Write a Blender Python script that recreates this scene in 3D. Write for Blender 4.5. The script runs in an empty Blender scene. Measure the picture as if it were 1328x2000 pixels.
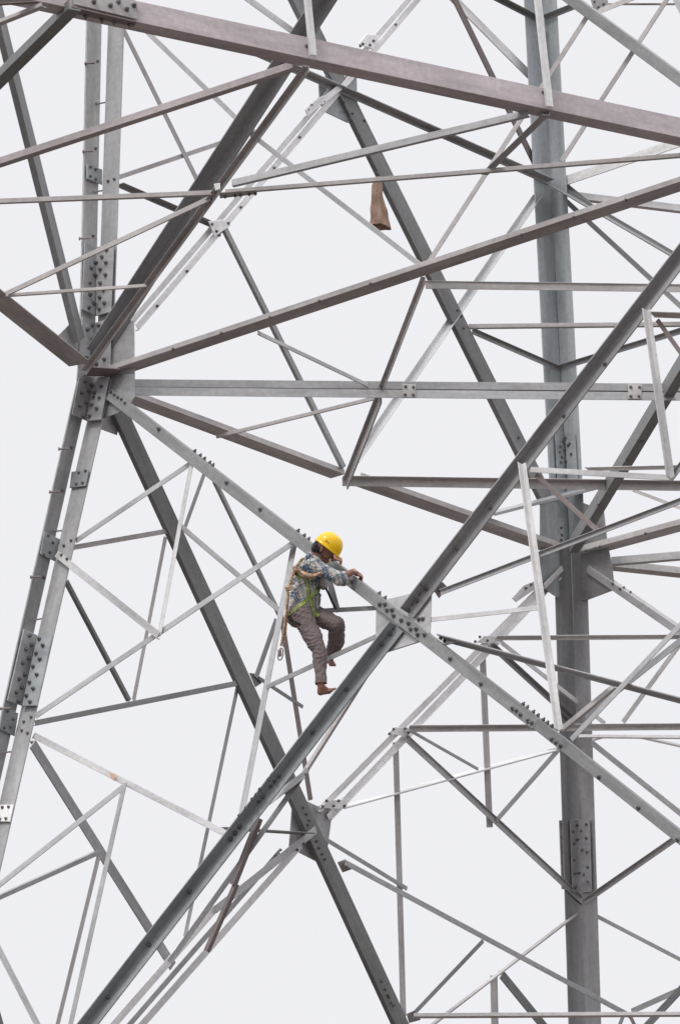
import bpy, bmesh, math, random
from mathutils import Vector, Matrix, noise
random.seed(7)
scene = bpy.context.scene
COL = scene.collection

# ------------------------------------------------------------------ camera
FPX, TH, RHO = 9795.4, 0.3278, 0.0366
CAM = Vector((0, 0, 1.6))
r0 = Vector((1, 0, 0)); fw = Vector((0, math.cos(TH), math.sin(TH))); u0 = Vector((0, -math.sin(TH), math.cos(TH)))
RT = (math.cos(RHO)*r0 - math.sin(RHO)*u0); UP = (math.sin(RHO)*r0 + math.cos(RHO)*u0)
cam = bpy.data.cameras.new('camera'); camo = bpy.data.objects.new('camera', cam); COL.objects.link(camo)
cam.sensor_fit = 'VERTICAL'; cam.sensor_height = 24; cam.lens = 24*FPX/2000
cam.clip_start = 0.5; cam.clip_end = 20000
camo.matrix_world = Matrix.Translation(CAM) @ Matrix((RT, UP, -fw)).transposed().to_4x4()
scene.camera = camo

# ------------------------------------------------------------------ sky, sun, exposure
SUN_EL, SUN_AZ = math.radians(52), math.radians(215)      # azimuth clockwise from +y
w = bpy.data.worlds.new('World'); scene.world = w; w.use_nodes = True
nt = w.node_tree; nt.nodes.clear()
def nn(t, typ, **k):
    n = t.nodes.new(typ)
    for a, v in k.items(): setattr(n, a, v)
    return n
out = nn(nt, 'ShaderNodeOutputWorld'); bg = nn(nt, 'ShaderNodeBackground'); bg.inputs['Strength'].default_value = 0.1
sky = nn(nt, 'ShaderNodeTexSky', sky_type='NISHITA', sun_disc=False)
sky.sun_elevation = SUN_EL; sky.sun_rotation = SUN_AZ; sky.dust_density = 6.0; sky.air_density = 1.5
tcw = nn(nt, 'ShaderNodeTexCoord'); sep = nn(nt, 'ShaderNodeSeparateXYZ')
ramp = nn(nt, 'ShaderNodeMapRange'); ramp.inputs['From Min'].default_value = 0.45; ramp.inputs['From Max'].default_value = 1.0
ramp.inputs['To Min'].default_value = 1.0; ramp.inputs['To Max'].default_value = 2.3
cloud = nn(nt, 'ShaderNodeVectorMath', operation='SCALE'); cloud.inputs[0].default_value = (8.82, 8.82, 9.16)
mixw = nn(nt, 'ShaderNodeMix', data_type='RGBA'); mixw.inputs['Factor'].default_value = 0.97
nt.links.new(tcw.outputs['Generated'], sep.inputs[0]); nt.links.new(sep.outputs['Z'], ramp.inputs['Value'])
nt.links.new(ramp.outputs[0], cloud.inputs['Scale'])
nt.links.new(sky.outputs[0], mixw.inputs['A']); nt.links.new(cloud.outputs[0], mixw.inputs['B'])
nt.links.new(mixw.outputs['Result'], bg.inputs['Color']); nt.links.new(bg.outputs[0], out.inputs[0])
sl = bpy.data.lights.new('sun', 'SUN'); sl.energy = 1.3; sl.angle = math.radians(11); sl.color = (1, .97, .92)
so = bpy.data.objects.new('sun', sl); COL.objects.link(so)
sd = Vector((math.sin(SUN_AZ)*math.cos(SUN_EL), math.cos(SUN_AZ)*math.cos(SUN_EL), math.sin(SUN_EL)))
so.rotation_euler = sd.to_track_quat('Z', 'Y').to_euler(); so.location = (0, 0, 80)
vs = scene.view_settings; vs.view_transform = 'Standard'; vs.look = 'None'; vs.exposure = 0; vs.gamma = 1; vs.use_curve_mapping = False

# ------------------------------------------------------------------ materials
def steel(name, base, rough=0.5, metal=0.3, warm=0.0, mott=0.24, spec=.4):
    m = bpy.data.materials.new(name); m.use_nodes = True; t = m.node_tree; p = t.nodes['Principled BSDF']
    tc = nn(t, 'ShaderNodeTexCoord'); oi = nn(t, 'ShaderNodeObjectInfo')
    off = nn(t, 'ShaderNodeVectorMath', operation='MULTIPLY_ADD')
    off.inputs[1].default_value = (1, 1, 1)
    sc = nn(t, 'ShaderNodeVectorMath', operation='SCALE'); sc.inputs['Scale'].default_value = 37.0
    cmb = nn(t, 'ShaderNodeCombineXYZ')
    for i in range(3): t.links.new(oi.outputs['Random'], cmb.inputs[i])
    t.links.new(cmb.outputs[0], sc.inputs[0])
    t.links.new(tc.outputs['Object'], off.inputs[0]); t.links.new(sc.outputs[0], off.inputs[2])
    n1 = nn(t, 'ShaderNodeTexNoise'); n1.inputs['Scale'].default_value = 3.0; n1.inputs['Detail'].default_value = 6; n1.inputs['Roughness'].default_value = 0.65
    n2 = nn(t, 'ShaderNodeTexNoise'); n2.inputs['Scale'].default_value = 22.0; n2.inputs['Detail'].default_value = 3
    n3 = nn(t, 'ShaderNodeTexNoise'); n3.inputs['Scale'].default_value = 1.6; n3.inputs['Detail'].default_value = 5; n3.inputs['Roughness'].default_value = 0.7
    st = nn(t, 'ShaderNodeVectorMath', operation='MULTIPLY'); st.inputs[1].default_value = (0.35, 2.2, 2.2)
    t.links.new(off.outputs[0], st.inputs[0])
    for n in (n2, n3): t.links.new(off.outputs[0], n.inputs['Vector'])
    t.links.new(st.outputs[0], n1.inputs['Vector'])
    a = nn(t, 'ShaderNodeMapRange'); a.inputs['From Min'].default_value = .3; a.inputs['From Max'].default_value = .7
    a.inputs['To Min'].default_value = 1 - mott; a.inputs['To Max'].default_value = 1 + mott
    b = nn(t, 'ShaderNodeMapRange'); b.inputs['From Min'].default_value = .3; b.inputs['From Max'].default_value = .7
    b.inputs['To Min'].default_value = .91; b.inputs['To Max'].default_value = 1.09
    c = nn(t, 'ShaderNodeMapRange'); c.inputs['To Min'].default_value = .82; c.inputs['To Max'].default_value = 1.18
    t.links.new(n1.outputs['Fac'], a.inputs['Value']); t.links.new(n2.outputs['Fac'], b.inputs['Value']); t.links.new(oi.outputs['Random'], c.inputs['Value'])
    m1 = nn(t, 'ShaderNodeMath', operation='MULTIPLY'); m2 = nn(t, 'ShaderNodeMath', operation='MULTIPLY')
    t.links.new(a.outputs[0], m1.inputs[0]); t.links.new(b.outputs[0], m1.inputs[1]); t.links.new(m1.outputs[0], m2.inputs[0]); t.links.new(c.outputs[0], m2.inputs[1])
    v = nn(t, 'ShaderNodeVectorMath', operation='SCALE'); v.inputs[0].default_value = base; t.links.new(m2.outputs[0], v.inputs['Scale'])
    # dusty/rusty patches
    rr = nn(t, 'ShaderNodeMapRange'); rr.inputs['From Min'].default_value = .56; rr.inputs['From Max'].default_value = .8
    rr.inputs['To Min'].default_value = 0.0; rr.inputs['To Max'].default_value = .35 + warm
    t.links.new(n3.outputs['Fac'], rr.inputs['Value'])
    mx = nn(t, 'ShaderNodeMix', data_type='RGBA'); mx.inputs['B'].default_value = (base[0]*.82, base[1]*.70, base[2]*.58, 1)
    t.links.new(rr.outputs[0], mx.inputs['Factor']); t.links.new(v.outputs[0], mx.inputs['A']); t.links.new(mx.outputs['Result'], p.inputs['Base Color'])
    p.inputs['Metallic'].default_value = metal; p.inputs['Specular IOR Level'].default_value = spec
    ro = nn(t, 'ShaderNodeMapRange'); ro.inputs['To Min'].default_value = rough-.12; ro.inputs['To Max'].default_value = rough+.12
    t.links.new(n1.outputs['Fac'], ro.inputs['Value']); t.links.new(ro.outputs[0], p.inputs['Roughness'])
    bp = nn(t, 'ShaderNodeBump'); bp.inputs['Strength'].default_value = .12; bp.inputs['Distance'].default_value = .004
    t.links.new(n2.outputs['Fac'], bp.inputs['Height']); t.links.new(bp.outputs[0], p.inputs['Normal'])
    return m
M = {
 'g': steel('galvanised_steel', (.42, .42, .425)),
 'l': steel('pale_or_glint_steel', (.80, .79, .785), rough=.45, metal=.2),  # very pale tone, kept for faces in shade; also paints sun glints
 'd': steel('weathered_or_shaded_steel', (.24, .243, .243), rough=.5, spec=.3),  # weathered tone; on one upper brace it stands in for shade
 'q': steel('mid_pale_steel', (.60, .595, .59), rough=.45, metal=.2),  # mid-pale tone; on one lower strut it paints a sun glint
 'm': steel('grey_zinc_steel', (.34, .34, .345), rough=.45),
 'b': steel('dusty_steel', (.52, .495, .49), warm=.12, rough=.75, metal=0, spec=.12),
 'k': steel('rust_brown_steel', (.26, .222, .218), warm=.15, rough=.8, metal=0, spec=.12),
 'u': steel('blueish_steel', (.36, .385, .40), rough=.42),
 'p': steel('purple_grey_steel', (.50, .448, .462), rough=.75, metal=0, spec=.12, warm=.05),
 'r': steel('orange_rust', (.50, .32, .24), rough=.9, metal=0, spec=.1),
 'n': steel('bolt_steel', (.2, .195, .2), rough=.5, metal=.5),
}
def plain(name, col, rough=.8, **k):
    m = bpy.data.materials.new(name); m.use_nodes = True; p = m.node_tree.nodes['Principled BSDF']
    p.inputs['Base Color'].default_value = (*col, 1); p.inputs['Roughness'].default_value = rough
    return m

# ------------------------------------------------------------------ geometry of the place
S = 1.535
def W3(a): return Vector((a[0]*S, a[1]*S, a[2]*S)) + Vector((0, 0, 1.6))
Lc = W3((-1.4325, 28.0, 10.41)); Rc = W3((1.51, 31.75, 10.40)); Nc = W3((2.36, 25.11, 10.40)); Oc = W3((5.26, 28.86, 10.40))
Cc = (Lc+Oc)/2
def outw(P):
    d = P-Cc; d.z = 0; return d.normalized()
T1, T2 = .2386, .0251
DN = Vector((0, 0, -1)); UPV = Vector((0, 0, 1))
def low(P): return P + 4*(DN + outw(P)*T1)
def upp(P): return P + 4*(UPV - outw(P)*T2)
def plane3(a, b, c):
    n = (b-a).cross(c-a).normalized()
    if n.dot(CAM-a) < 0: n = -n
    return (a, n)
def ray(px): return (fw*FPX + RT*(px[0]-664) - UP*(px[1]-1000)).normalized()
def pix(P):
    d = P-CAM; z = d.dot(fw); return (664+FPX*d.dot(RT)/z, 1000-FPX*d.dot(UP)/z)
def pt(px, pl, off=0.0):
    d = ray(px); q = pl[0]+pl[1]*off
    return CAM + d*((q-CAM).dot(pl[1])/d.dot(pl[1]))
H = (Lc, Vector((0, 0, -1)))
hp = lambda x, y: pt((x, y), H)
PL = {
 'H': H,
 'LNl': plane3(Lc, Nc, low(Lc)), 'LNu': plane3(Lc, Nc, upp(Lc)),
 'LRl': plane3(Lc, Rc, low(Lc)), 'LRu': plane3(Lc, Rc, upp(Lc)),
 'ROl': plane3(Rc, Oc, low(Rc)), 'ROu': plane3(Rc, Oc, upp(Rc)),
 'T': plane3(hp(420, 73), hp(1328, 267), hp(420, 73)+UPV),
 'LO': plane3(Lc, Oc, Lc+UPV),
 'V': plane3(Lc, hp(0, 590), Lc+UPV),
 'NR': plane3(Nc, Rc, Nc+UPV),
}
def hplane(name, px, pl): PL[name] = (pt(px, PL[pl]), Vector((0, 0, -1)))
hplane('HU', (1100, 370), 'ROu'); hplane('HM', (915, 637), 'LRu'); hplane('H2', (969, 1246), 'LRl'); hplane('H3', (798, 1423), 'LRl'); hplane('H4', (808, 1984), 'LRl')
TOW = bpy.data.objects.new('steel_tower', None); COL.objects.link(TOW)
TOW.location = (Cc.x, Cc.y, 0); TOW.empty_display_size = 2
TOW['label'] = 'grey galvanised steel lattice tower under construction, its braces and plates filling the view'; TOW['category'] = 'lattice tower'
ICO = TOW.location.copy()

def link(name, me, mat, parent, mw):
    o = bpy.data.objects.new(name, me); COL.objects.link(o)
    if mat is not None and not me.materials: me.materials.append(mat)
    o.parent = parent
    o.matrix_local = MW[parent.name].inverted() @ mw if parent else mw
    MW[o.name] = mw
    return o
MW = {TOW.name: Matrix.Translation(TOW.location)}

jit = [0]
class Mem: pass
def member(name, pl, x1, y1, x2, y2, A=0, B=0, off=0.0, mat='g', pb=None, offb=None, t=None, cap=.30, ends=None):
    """angle section between two pixels on tower planes; A px shown by the flange lying in the plane, B px by the flange normal to it (sign = side)"""
    P = PL[pl]; Q = PL[pb] if pb else P
    jit[0] += 1; off += (jit[0] % 7)*.0011; ofb = off if offb is None else offb
    dx, dy = x2-x1, y2-y1; l = math.hypot(dx, dy); nx, ny = -dy/l, dx/l
    sh = (A+B)/2
    a = pt((x1-nx*sh, y1-ny*sh), P, off); b = pt((x2-nx*sh, y2-ny*sh), Q, ofb)
    ax = (b-a).normalized(); n = (P[1]-ax*P[1].dot(ax)).normalized(); u1 = n.cross(ax).normalized()
    mid = (a+b)/2; pm = pix(mid)
    def side(v):
        q = pix(mid+v*.05); return ((q[0]-pm[0])*nx+(q[1]-pm[1])*ny)/.05
    s1, s2 = side(u1), side(n)
    if A == 0: A = .01
    if s1*A < 0: u1 = -u1; s1 = -s1
    wA = min(abs(A)/max(abs(s1), 25), cap)
    if B == 0:
        u2 = -n; wB = min(max(wA*.7, .03), .12); heel_toe = (side(u2)*A < 0)
        if abs(side(u2))*wB > abs(A): wB = abs(A)/abs(side(u2))*.8
    else:
        u2 = n if s2*B > 0 else -n
        wB = min(abs(B)/max(abs(s2), 25), cap); heel_toe = False
    if t is None: t = .014 if max(wA, wB) > .09 else .007
    t = min(t, wA*.45+.001, wB*.45+.001)
    if heel_toe: prof = [(0, 0), (wA, 0), (wA, wB), (wA-t, wB), (wA-t, t), (0, t)]
    else: prof = [(0, 0), (wA, 0), (wA, t), (t, t), (t, wB), (0, wB)]
    L = (b-a).length
    vs_ = []; 
    for x in (0, L):
        for (p, q) in prof: vs_.append((x, p, q))
    fs = [(i, (i+1) % 6, 6+(i+1) % 6, 6+i) for i in range(6)] + [tuple(range(6)), tuple(range(11, 5, -1))]
    me = bpy.data.meshes.new(name)
    # keep right-handed frame: local z = ax x u1 ; u2 = +-z
    zz = ax.cross(u1); sg = 1 if zz.dot(u2) > 0 else -1
    me.from_pydata([(x, p, q*sg) for x, p, q in vs_], [], fs)
    bm = bmesh.new(); bm.from_mesh(me); bmesh.ops.recalc_face_normals(bm, faces=bm.faces)
    bmesh.ops.bevel(bm, geom=[e for e in bm.edges if e.calc_length() > L*.9], offset=min(.0025, t*.3), segments=1, affect='EDGES')
    bm.to_mesh(me); bm.free()
    mw = Matrix((ax, u1, zz)).transposed().to_4x4(); mw.translation = a
    o = link(name, me, M[mat], TOW, mw)
    r = Mem(); r.o = o; r.a = a; r.ax = ax; r.u1 = u1; r.u2 = u2; r.n = n; r.t = t; r.wA = wA; r.wB = wB; r.P = P
    return r
# bolts
def bolt_mesh(r, h, stub):
    me = bpy.data.meshes.new('bolt'); bm = bmesh.new()
    def prism(rad, z0, z1, n, r1=None):
        r1 = rad if r1 is None else r1
        v0 = [bm.verts.new((rad*math.cos(2*math.pi*i/n), rad*math.sin(2*math.pi*i/n), z0)) for i in range(n)]
        v1 = [bm.verts.new((r1*math.cos(2*math.pi*i/n), r1*math.sin(2*math.pi*i/n), z1)) for i in range(n)]
        for i in range(n): bm.faces.new((v0[i], v0[(i+1) % n], v1[(i+1) % n], v1[i]))
        bm.faces.new(v1)
    prism(r*1.25, -.001, .004, 10); prism(r, .004, h, 6); prism(r*.58, h, h+stub, 8, r*.5)
    bm.to_mesh(me); bm.free(); me.materials.append(M['n']); return me
BM = bolt_mesh(.0165, .018, .014); BS = bolt_mesh(.0125, .013, .009)
nbolt = [0]
def put_bolt(parent, pos, n, me=None):
    nbolt[0] += 1
    me = me or BM
    z = n.normalized(); x = z.orthogonal().normalized(); x.rotate(Matrix.Rotation(random.random()*3, 3, z)); y = z.cross(x)
    mw = Matrix((x, y, z)).transposed().to_4x4(); mw.translation = pos
    return link('bolt', me, None, parent, mw)
def bolts(m, fl, pts, me=None):
    if fl == 'A':
        nrm = m.n; lev = m.t if m.u2.dot(m.n) > 0 else 0
        org = m.a + m.n*lev
    else:
        nrm = m.u1 if m.u1.dot(CAM-m.a) > 0 else -m.u1
        org = m.a + (m.u1*m.t if nrm.dot(m.u1) > 0 else Vector((0, 0, 0)))
    for p in pts: put_bolt(m.o, pt(p, (org, nrm)), nrm, me)
def rim_bolts(m, pts, me=None):
    """bolts standing on the far side of the flange edge, seen in profile above it"""
    up = -m.u1
    for p in pts:
        q = pt(p, (m.a, m.n)); q = m.a + m.ax*(q-m.a).dot(m.ax) + m.u2*m.wB*.45; put_bolt(m.o, q, up, me)
def plate(name, pl, pts, off=0.0, th=.012, mat='g', bl=(), me=None, parent=None, label=None):
    P = PL[pl]; n = P[1]
    w3 = [pt(p, P, off) for p in pts]; org = w3[0]
    ax = (w3[1]-org).normalized(); y = n.cross(ax)
    k = len(pts); vs_ = [((q-org).dot(ax), (q-org).dot(y), 0) for q in w3]; vs_ += [(a, b, -th) for a, b, c in vs_]
    fs = [tuple(range(k)), tuple(range(2*k-1, k-1, -1))] + [(i, (i+1) % k, k+(i+1) % k, k+i) for i in range(k)]
    mesh = bpy.data.meshes.new(name); mesh.from_pydata(vs_, [], fs)
    bm = bmesh.new(); bm.from_mesh(mesh); bmesh.ops.recalc_face_normals(bm, faces=bm.faces)
    bmesh.ops.bevel(bm, geom=list(bm.edges), offset=min(.003, th*.25), segments=1, affect='EDGES'); bm.to_mesh(mesh); bm.free()
    mw = Matrix((ax, y, n)).transposed().to_4x4(); mw.translation = org
    o = link(name, mesh, M[mat], parent or TOW, mw)
    if label: o['label'] = label
    for b in bl: put_bolt(o, pt(b, P, off), n, me)
    return o
def rod(name, a, b, r, mat, parent=None, n=8):
    ax = (b-a).normalized(); x = ax.orthogonal().normalized(); y = ax.cross(x); L = (b-a).length
    me = bpy.data.meshes.new(name); bm = bmesh.new()
    bmesh.ops.create_cone(bm, cap_ends=True, segments=n, radius1=r, radius2=r, depth=L, matrix=Matrix.Translation((0, 0, L/2)))
    for z, rr in ((L, r*2.0),):
        bmesh.ops.create_cone(bm, cap_ends=True, segments=6, radius1=rr, radius2=rr, depth=r*1.4, matrix=Matrix.Translation((0, 0, z)))
    bm.to_mesh(me); bm.free()
    mw = Matrix((x, y, ax)).transposed().to_4x4(); mw.translation = a
    return link(name, me, M[mat], parent or TOW, mw)

# ------------------------------------------------------------------ ground
def ground():
    me = bpy.data.meshes.new('ground'); s = 3000
    bm = bmesh.new(); bmesh.ops.create_grid(bm, x_segments=60, y_segments=60, size=s)
    for v in bm.verts:
        r = v.co.length
        v.co.z = noise.noise(v.co*.004)*min(1, max(0, (r-120)/400))*6 - .0
    bm.to_mesh(me); bm.free()
    o = bpy.data.objects.new('ground', me); COL.objects.link(o); o['kind'] = 'structure'
    m = bpy.data.materials.new('brown_earth'); m.use_nodes = True; t = m.node_tree; p = t.nodes['Principled BSDF']
    n1 = nn(t, 'ShaderNodeTexNoise'); n1.inputs['Scale'].default_value = .05; n1.inputs['Detail'].default_value = 8
    cr = nn(t, 'ShaderNodeValToRGB'); cr.color_ramp.elements[0].position = .35; cr.color_ramp.elements[1].position = .65
    cr.color_ramp.elements[0].color = (.066, .059, .052, 1); cr.color_ramp.elements[1].color = (.125, .101, .092, 1)
    tc = nn(t, 'ShaderNodeTexCoord'); t.links.new(tc.outputs['Object'], n1.inputs['Vector'])
    t.links.new(n1.outputs['Fac'], cr.inputs[0]); t.links.new(cr.outputs[0], p.inputs['Base Color']); p.inputs['Roughness'].default_value = .95
    me.materials.append(m)
ground()

# ------------------------------------------------------------------ tower legs
ll = [member('leg_angle', 'LRu', 187, -90, 171, 640, A=-29, B=3, mat='q', off=.02),
      member('leg_angle', 'LNu', 231, -90, 207, 640, A=31, mat='g', off=.02),
      member('leg_angle', 'LRl', 167, 735, -725, 4660, A=-27, B=3, mat='g', off=.02),
      member('leg_angle', 'LNl', 204, 735, -690, 4660, A=31, mat='g', off=.02)]
lr = [member('leg_angle', 'LRu', 1036, -90, 1098, 1060, A=-33, mat='u'),
      member('leg_angle', 'ROu', 1066, -90, 1127, 1060, A=30, mat='u'),
      member('leg_angle', 'LRl', 1098, 1052, 1211, 4640, A=-33, mat='m'),
      member('leg_angle', 'ROl', 1128, 1052, 1239, 4640, A=30, mat='m'),
      member('leg_angle', 'LRu', 1027, -90, 1087, 1060, A=-14, mat='m', off=-.16),
      member('leg_angle', 'LRl', 1090, 1060, 1195, 4640, A=-13, mat='b', off=-.16)]
# near corner leg, outside the frame
def leg_n(pl, side, p, q):
    a, b = pix(p), pix(q); member('leg_angle', pl, a[0]+side*18, a[1], b[0]+side*18, b[1], A=32*(1 if side < 0 else -1), mat='g')
leg_n('LNl', -1, Nc, Nc+14*(DN+outw(Nc)*T1)); leg_n('LNu', -1, Nc+8*(UPV-outw(Nc)*T2), Nc)

exec_order = 'diaphragm'
# ------------------------------------------------------------------ horizontal frame at the waist
top = member('cross_beam', 'H', -150, -57, 1500, 294, A=18, B=-40, mat='p')
lnb = member('horizontal_beam', 'H', 214, 728, 1560, 282, A=18, B=-10, mat='b')
lrb1 = member('horizontal_beam', 'H', 262, 777, 672, 930, A=18, B=-10, mat='b')
lrb2 = member('horizontal_beam', 'H', 705, 938, 1090, 1073, A=19, B=-10, mat='b')
rob = member('horizontal_beam', 'H', 1127, 1080, 1560, 963, A=14, B=-11, mat='b')
mid = member('horizontal_beam', 'H', 668, 939, 1500, 951, A=-5, B=16, mat='b')
member('horizontal_beam', 'LO', 263, 748, 1480, 758, A=-15, mat='g', t=.006)
member('horizontal_beam', 'LO', 263, 764, 1480, 776, A=16, mat='g', t=.006)
member('dark_gap_strip', 'LO', 263, 756, 1480, 767, A=8, mat='k', off=-.03)  # dark strip added behind the two angles to paint the shaded gap
bolts(lnb, 'B', [(339, 682), (433, 651), (528, 620), (624, 588), (724, 555), (1018, 459), (1120, 425), (1222, 391)], BS)
plate('tie_plate', 'LO', [(786, 750), (812, 751), (812, 777), (786, 776)], off=.02, mat='b', bl=[(792, 755), (807, 756), (807, 771), (791, 771)], me=BS)
plate('tie_plate', 'LO', [(1226, 751), (1253, 751), (1252, 779), (1226, 779)], off=.02, mat='b', bl=[(1231, 756), (1248, 756), (1247, 774), (1231, 774)], me=BS)
mid2 = member('horizontal_beam', 'H', 830, 556, 1480, 565, A=-1.5, B=15, mat='b')
member('strut', 'H', 829, 540, 742, 765, A=8, B=-5, mat='b', off=.03)
member('strut', 'H', 745, 765, 679, 934, A=9, B=-9, mat='b', off=.035)
nr = member('diagonal_brace', 'H', 1365, 660, 1112, 1080, A=-17, B=16, mat='d', off=.12)
bolts(nr, 'A', [(1252, 862), (1222, 900), (1168, 985)], BS)
member('strut', 'H', 506, 651, 738, 762, A=1.5, B=-7, off=.05, mat='q')
member('strut', 'H', 422, 853, 738, 776, A=1.5, B=-7, off=.05, mat='b')
plate('gusset_plate', 'H', [(722, 762), (742, 752), (773, 762), (742, 776)], off=.025, mat='k')
# secondary horizontals
member('strut', 'HM', 915, 638, 1460, 632, A=3, B=-8, mat='b')
member('strut', 'LRu', 920, 645, 1089, 719, A=9, B=-4, mat='m')
member('strut', 'ROu', 1092, 718, 1480, 600, A=9, B=-4, mat='m')
member('horizontal_beam', 'LRu', 430, 70, 1069, 352, A=8, B=-10, mat='m')
member('horizontal_beam', 'ROu', 1099, 354, 1480, 225, A=18, mat='l', off=-.03)
member('horizontal_beam', 'HU', 1129, 384, 1480, 427, A=5, B=-13, mat='q')
member('diagonal_brace', 'ROu', 1104, 378, 1480, 598, A=-9, B=10, mat='d', off=-.05)
member('strut', 'ROu', 1104, 392, 1480, 738, A=10, B=0, mat='g', off=-.1)
plate('gusset_plate', 'ROu', [(1103, 345), (1112, 362), (1150, 392), (1158, 412), (1104, 372)], off=-.08, mat='d')

# ------------------------------------------------------------------ near cross-arm members in the waist plane
member('cross_beam', 'H', 603, 128, 168, 722, A=10, B=-7, mat='b', off=.06)
member('cross_beam', 'H', -150, 466, 168, 722, A=34, mat='b', off=.07)
member('strut', 'H', -120, 357, 572, 130, A=8, B=-13, mat='p', off=.03)
member('strut', 'H', -120, 398, 422, 377, A=3, B=-9, mat='b', off=.08)
member('strut', 'H', 440, 375, 1460, 293, A=3, B=-8, mat='b', off=.08)
member('strut', 'H', 452, 359, 1030, 222, A=4, B=-13, mat='g', off=.05)
member('strut', 'H', -60, 608, 410, 388, A=2, B=-9, mat='b', off=.09)
member('strut', 'H', 12, 577, 287, 558, A=2, B=-6, mat='b', off=.10)
member('strut', 'H', 942, 345, 1062, 228, A=12, mat='m', off=.04)
member('cross_beam', 'H', -60, 214, 136, 20, A=20, B=-13, mat='d', off=.05)
member('strut', 'H', -60, 68, 82, 12, A=7, B=-7, mat='b', off=.06)
member('strut', 'H', -30, 11, 75, 5, A=4, mat='k', off=.12)
plate('splice_plate', 'T', [(145, -12), (262, -2), (270, 4), (270, 38), (145, 8)], off=.02, mat='b', bl=[(184, 4), (216, 11), (232, 4), (248, 18), (262, 11)])
plate('splice_plate', 'H', [(140, 14), (268, 44), (262, 53), (150, 28)], off=.022, mat='k', bl=[(168, 30), (200, 37), (224, 42), (254, 47)])
plate('gusset_plate', 'H', [(236, 722), (180, 718), (165, 735), (230, 736)], off=.03, mat='k')
h1 = member('hanger_strut', 'T', 594, -70, 611, 106, A=-11, B=5, mat='l', off=.05)
h2 = member('hanger_strut', 'T', 1042, -70, 1072, 206, A=-11, B=5, mat='l', off=.05)
bolts(top, 'B', [(599, 90), (1060, 180)], BS)
for p in ((180, 0), ):
    pass

plate('tie_plate', 'T', [(419, 359), (431, 357), (431, 369), (422, 372)], off=-.3, mat='l')
plate('tie_plate', 'H', [(428, 378), (500, 372), (500, 380), (430, 388)], off=.09, mat='b', bl=[(440, 383), (459, 381), (470, 380), (487, 378), (499, 377)], me=BS)
# ------------------------------------------------------------------ left face, upper panel (corner to near corner)
db = member('diagonal_brace', 'LNu', 682, -75, 172, 715, A=-20, B=24, mat='m')
member('diagonal_brace', 'V', -25, -60, 156, 668, A=-13, B=12, mat='d', off=.03)
member('strut', 'LNu', 236, 12, 505, 273, A=10, mat='g', off=-.04)
member('strut', 'LNu', 490, 262, 829, 524, A=10, mat='g', off=-.05)
member('strut', 'LNu', 1152, 22, 830, 522, A=9, mat='b', off=-.03)
member('strut', 'LNu', 1308, -12, 1096, 314, A=9, mat='b', off=-.1)
member('diagonal_brace', 'LNu', 1050, -50, 1470, 260, A=22, B=-4, mat='d', off=.05)  # darker steel stands in for the shade of a downward flange
member('strut', 'LNu', 1282, -70, 1400, 150, A=13, mat='g', off=.02)

# ------------------------------------------------------------------ back-left face, upper panel
urb = member('diagonal_brace', 'LRu', 565, -30, 1095, 1035, A=-24, B=9, mat='d')
bolts(urb, 'A', [(671, 200), (677, 216), (683, 232), (688, 222), (711, 236), (735, 338), (893, 606), (900, 618), (905, 641), (1012, 855)], BS)
member('diagonal_brace', 'LRu', 828, -35, 258, 628, A=-11, B=0, mat='l', off=-.02)
ulb = member('diagonal_brace', 'LRu', 840, -30, 268, 641, A=12, B=0, mat='l', off=.0)
bolts(ulb, 'A', [(772, 48), (722, 86), (585, 268), (535, 328), (470, 405), (428, 460), (365, 530), (307, 598)], BS)
plate('gusset_plate', 'LRu', [(623, 165), (625, 201), (638, 220), (680, 240), (699, 232), (697, 150), (640, 142)], off=-.03, mat='u')
member('strut', 'LRu', 665, 170, 598, 222, A=12, B=0, mat='l', off=.06)
plate('tie_plate', 'LRu', [(622, 190), (652, 183), (616, 212), (596, 215)], off=.05, mat='l', bl=[(601, 215), (608, 206), (625, 205), (631, 199)], me=BS)
plate('tie_plate', 'LRu', [(700, 86), (716, 66), (745, 70), (728, 96)], off=.05, mat='l', bl=[(703, 90), (708, 86), (722, 88), (729, 80)], me=BS)
plate('tie_plate', 'LRu', [(408, 432), (440, 428), (452, 440), (420, 462)], off=.05, mat='l', bl=[(414, 438), (446, 436), (423, 452)], me=BS)
member('strut', 'LRu', 241, 55, 396, 372, A=8, mat='b', off=-.05)
member('strut', 'LRu', 233, 346, 500, 256, A=9, mat='b', off=-.06)
member('strut', 'LRu', 231, 359, 432, 446, A=6, B=-8, mat='m', off=-.05)
member('strut', 'LRu', 437, 444, 671, 915, A=-8, B=6, mat='m', off=.04)
member('strut', 'LRu', 1045, 388, 688, 908, A=9, B=-9, mat='g', off=-.08)
member('strut', 'LRu', 870, -40, 1048, 325, A=10, mat='k', off=-.05)
member('strut', 'LRu', 850, -40, 1056, 168, A=14, mat='l', off=-.12)
member('strut', 'LRu', 440, -35, 582, 68, A=12, mat='l', off=-.12)
member('horizontal_beam', 'LRu', 930, -25, 1048, 36, A=7, B=-8, mat='d')
member('horizontal_beam', 'ROu', 1064, 34, 1130, 8, A=7, B=-7, mat='m')
member('strut', 'ROu', 1168, 22, 1270, -18, A=10, mat='b', off=.1)
member('strut', 'ROu', 1180, 8, 1420, 8, A=4, mat='k', off=.0)
plate('tie_plate', 'ROu', [(1150, -6), (1182, -10), (1190, 18), (1160, 24)], off=.1, mat='m', bl=[(1160, 3), (1168, 14), (1178, 8)], me=BS)

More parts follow.
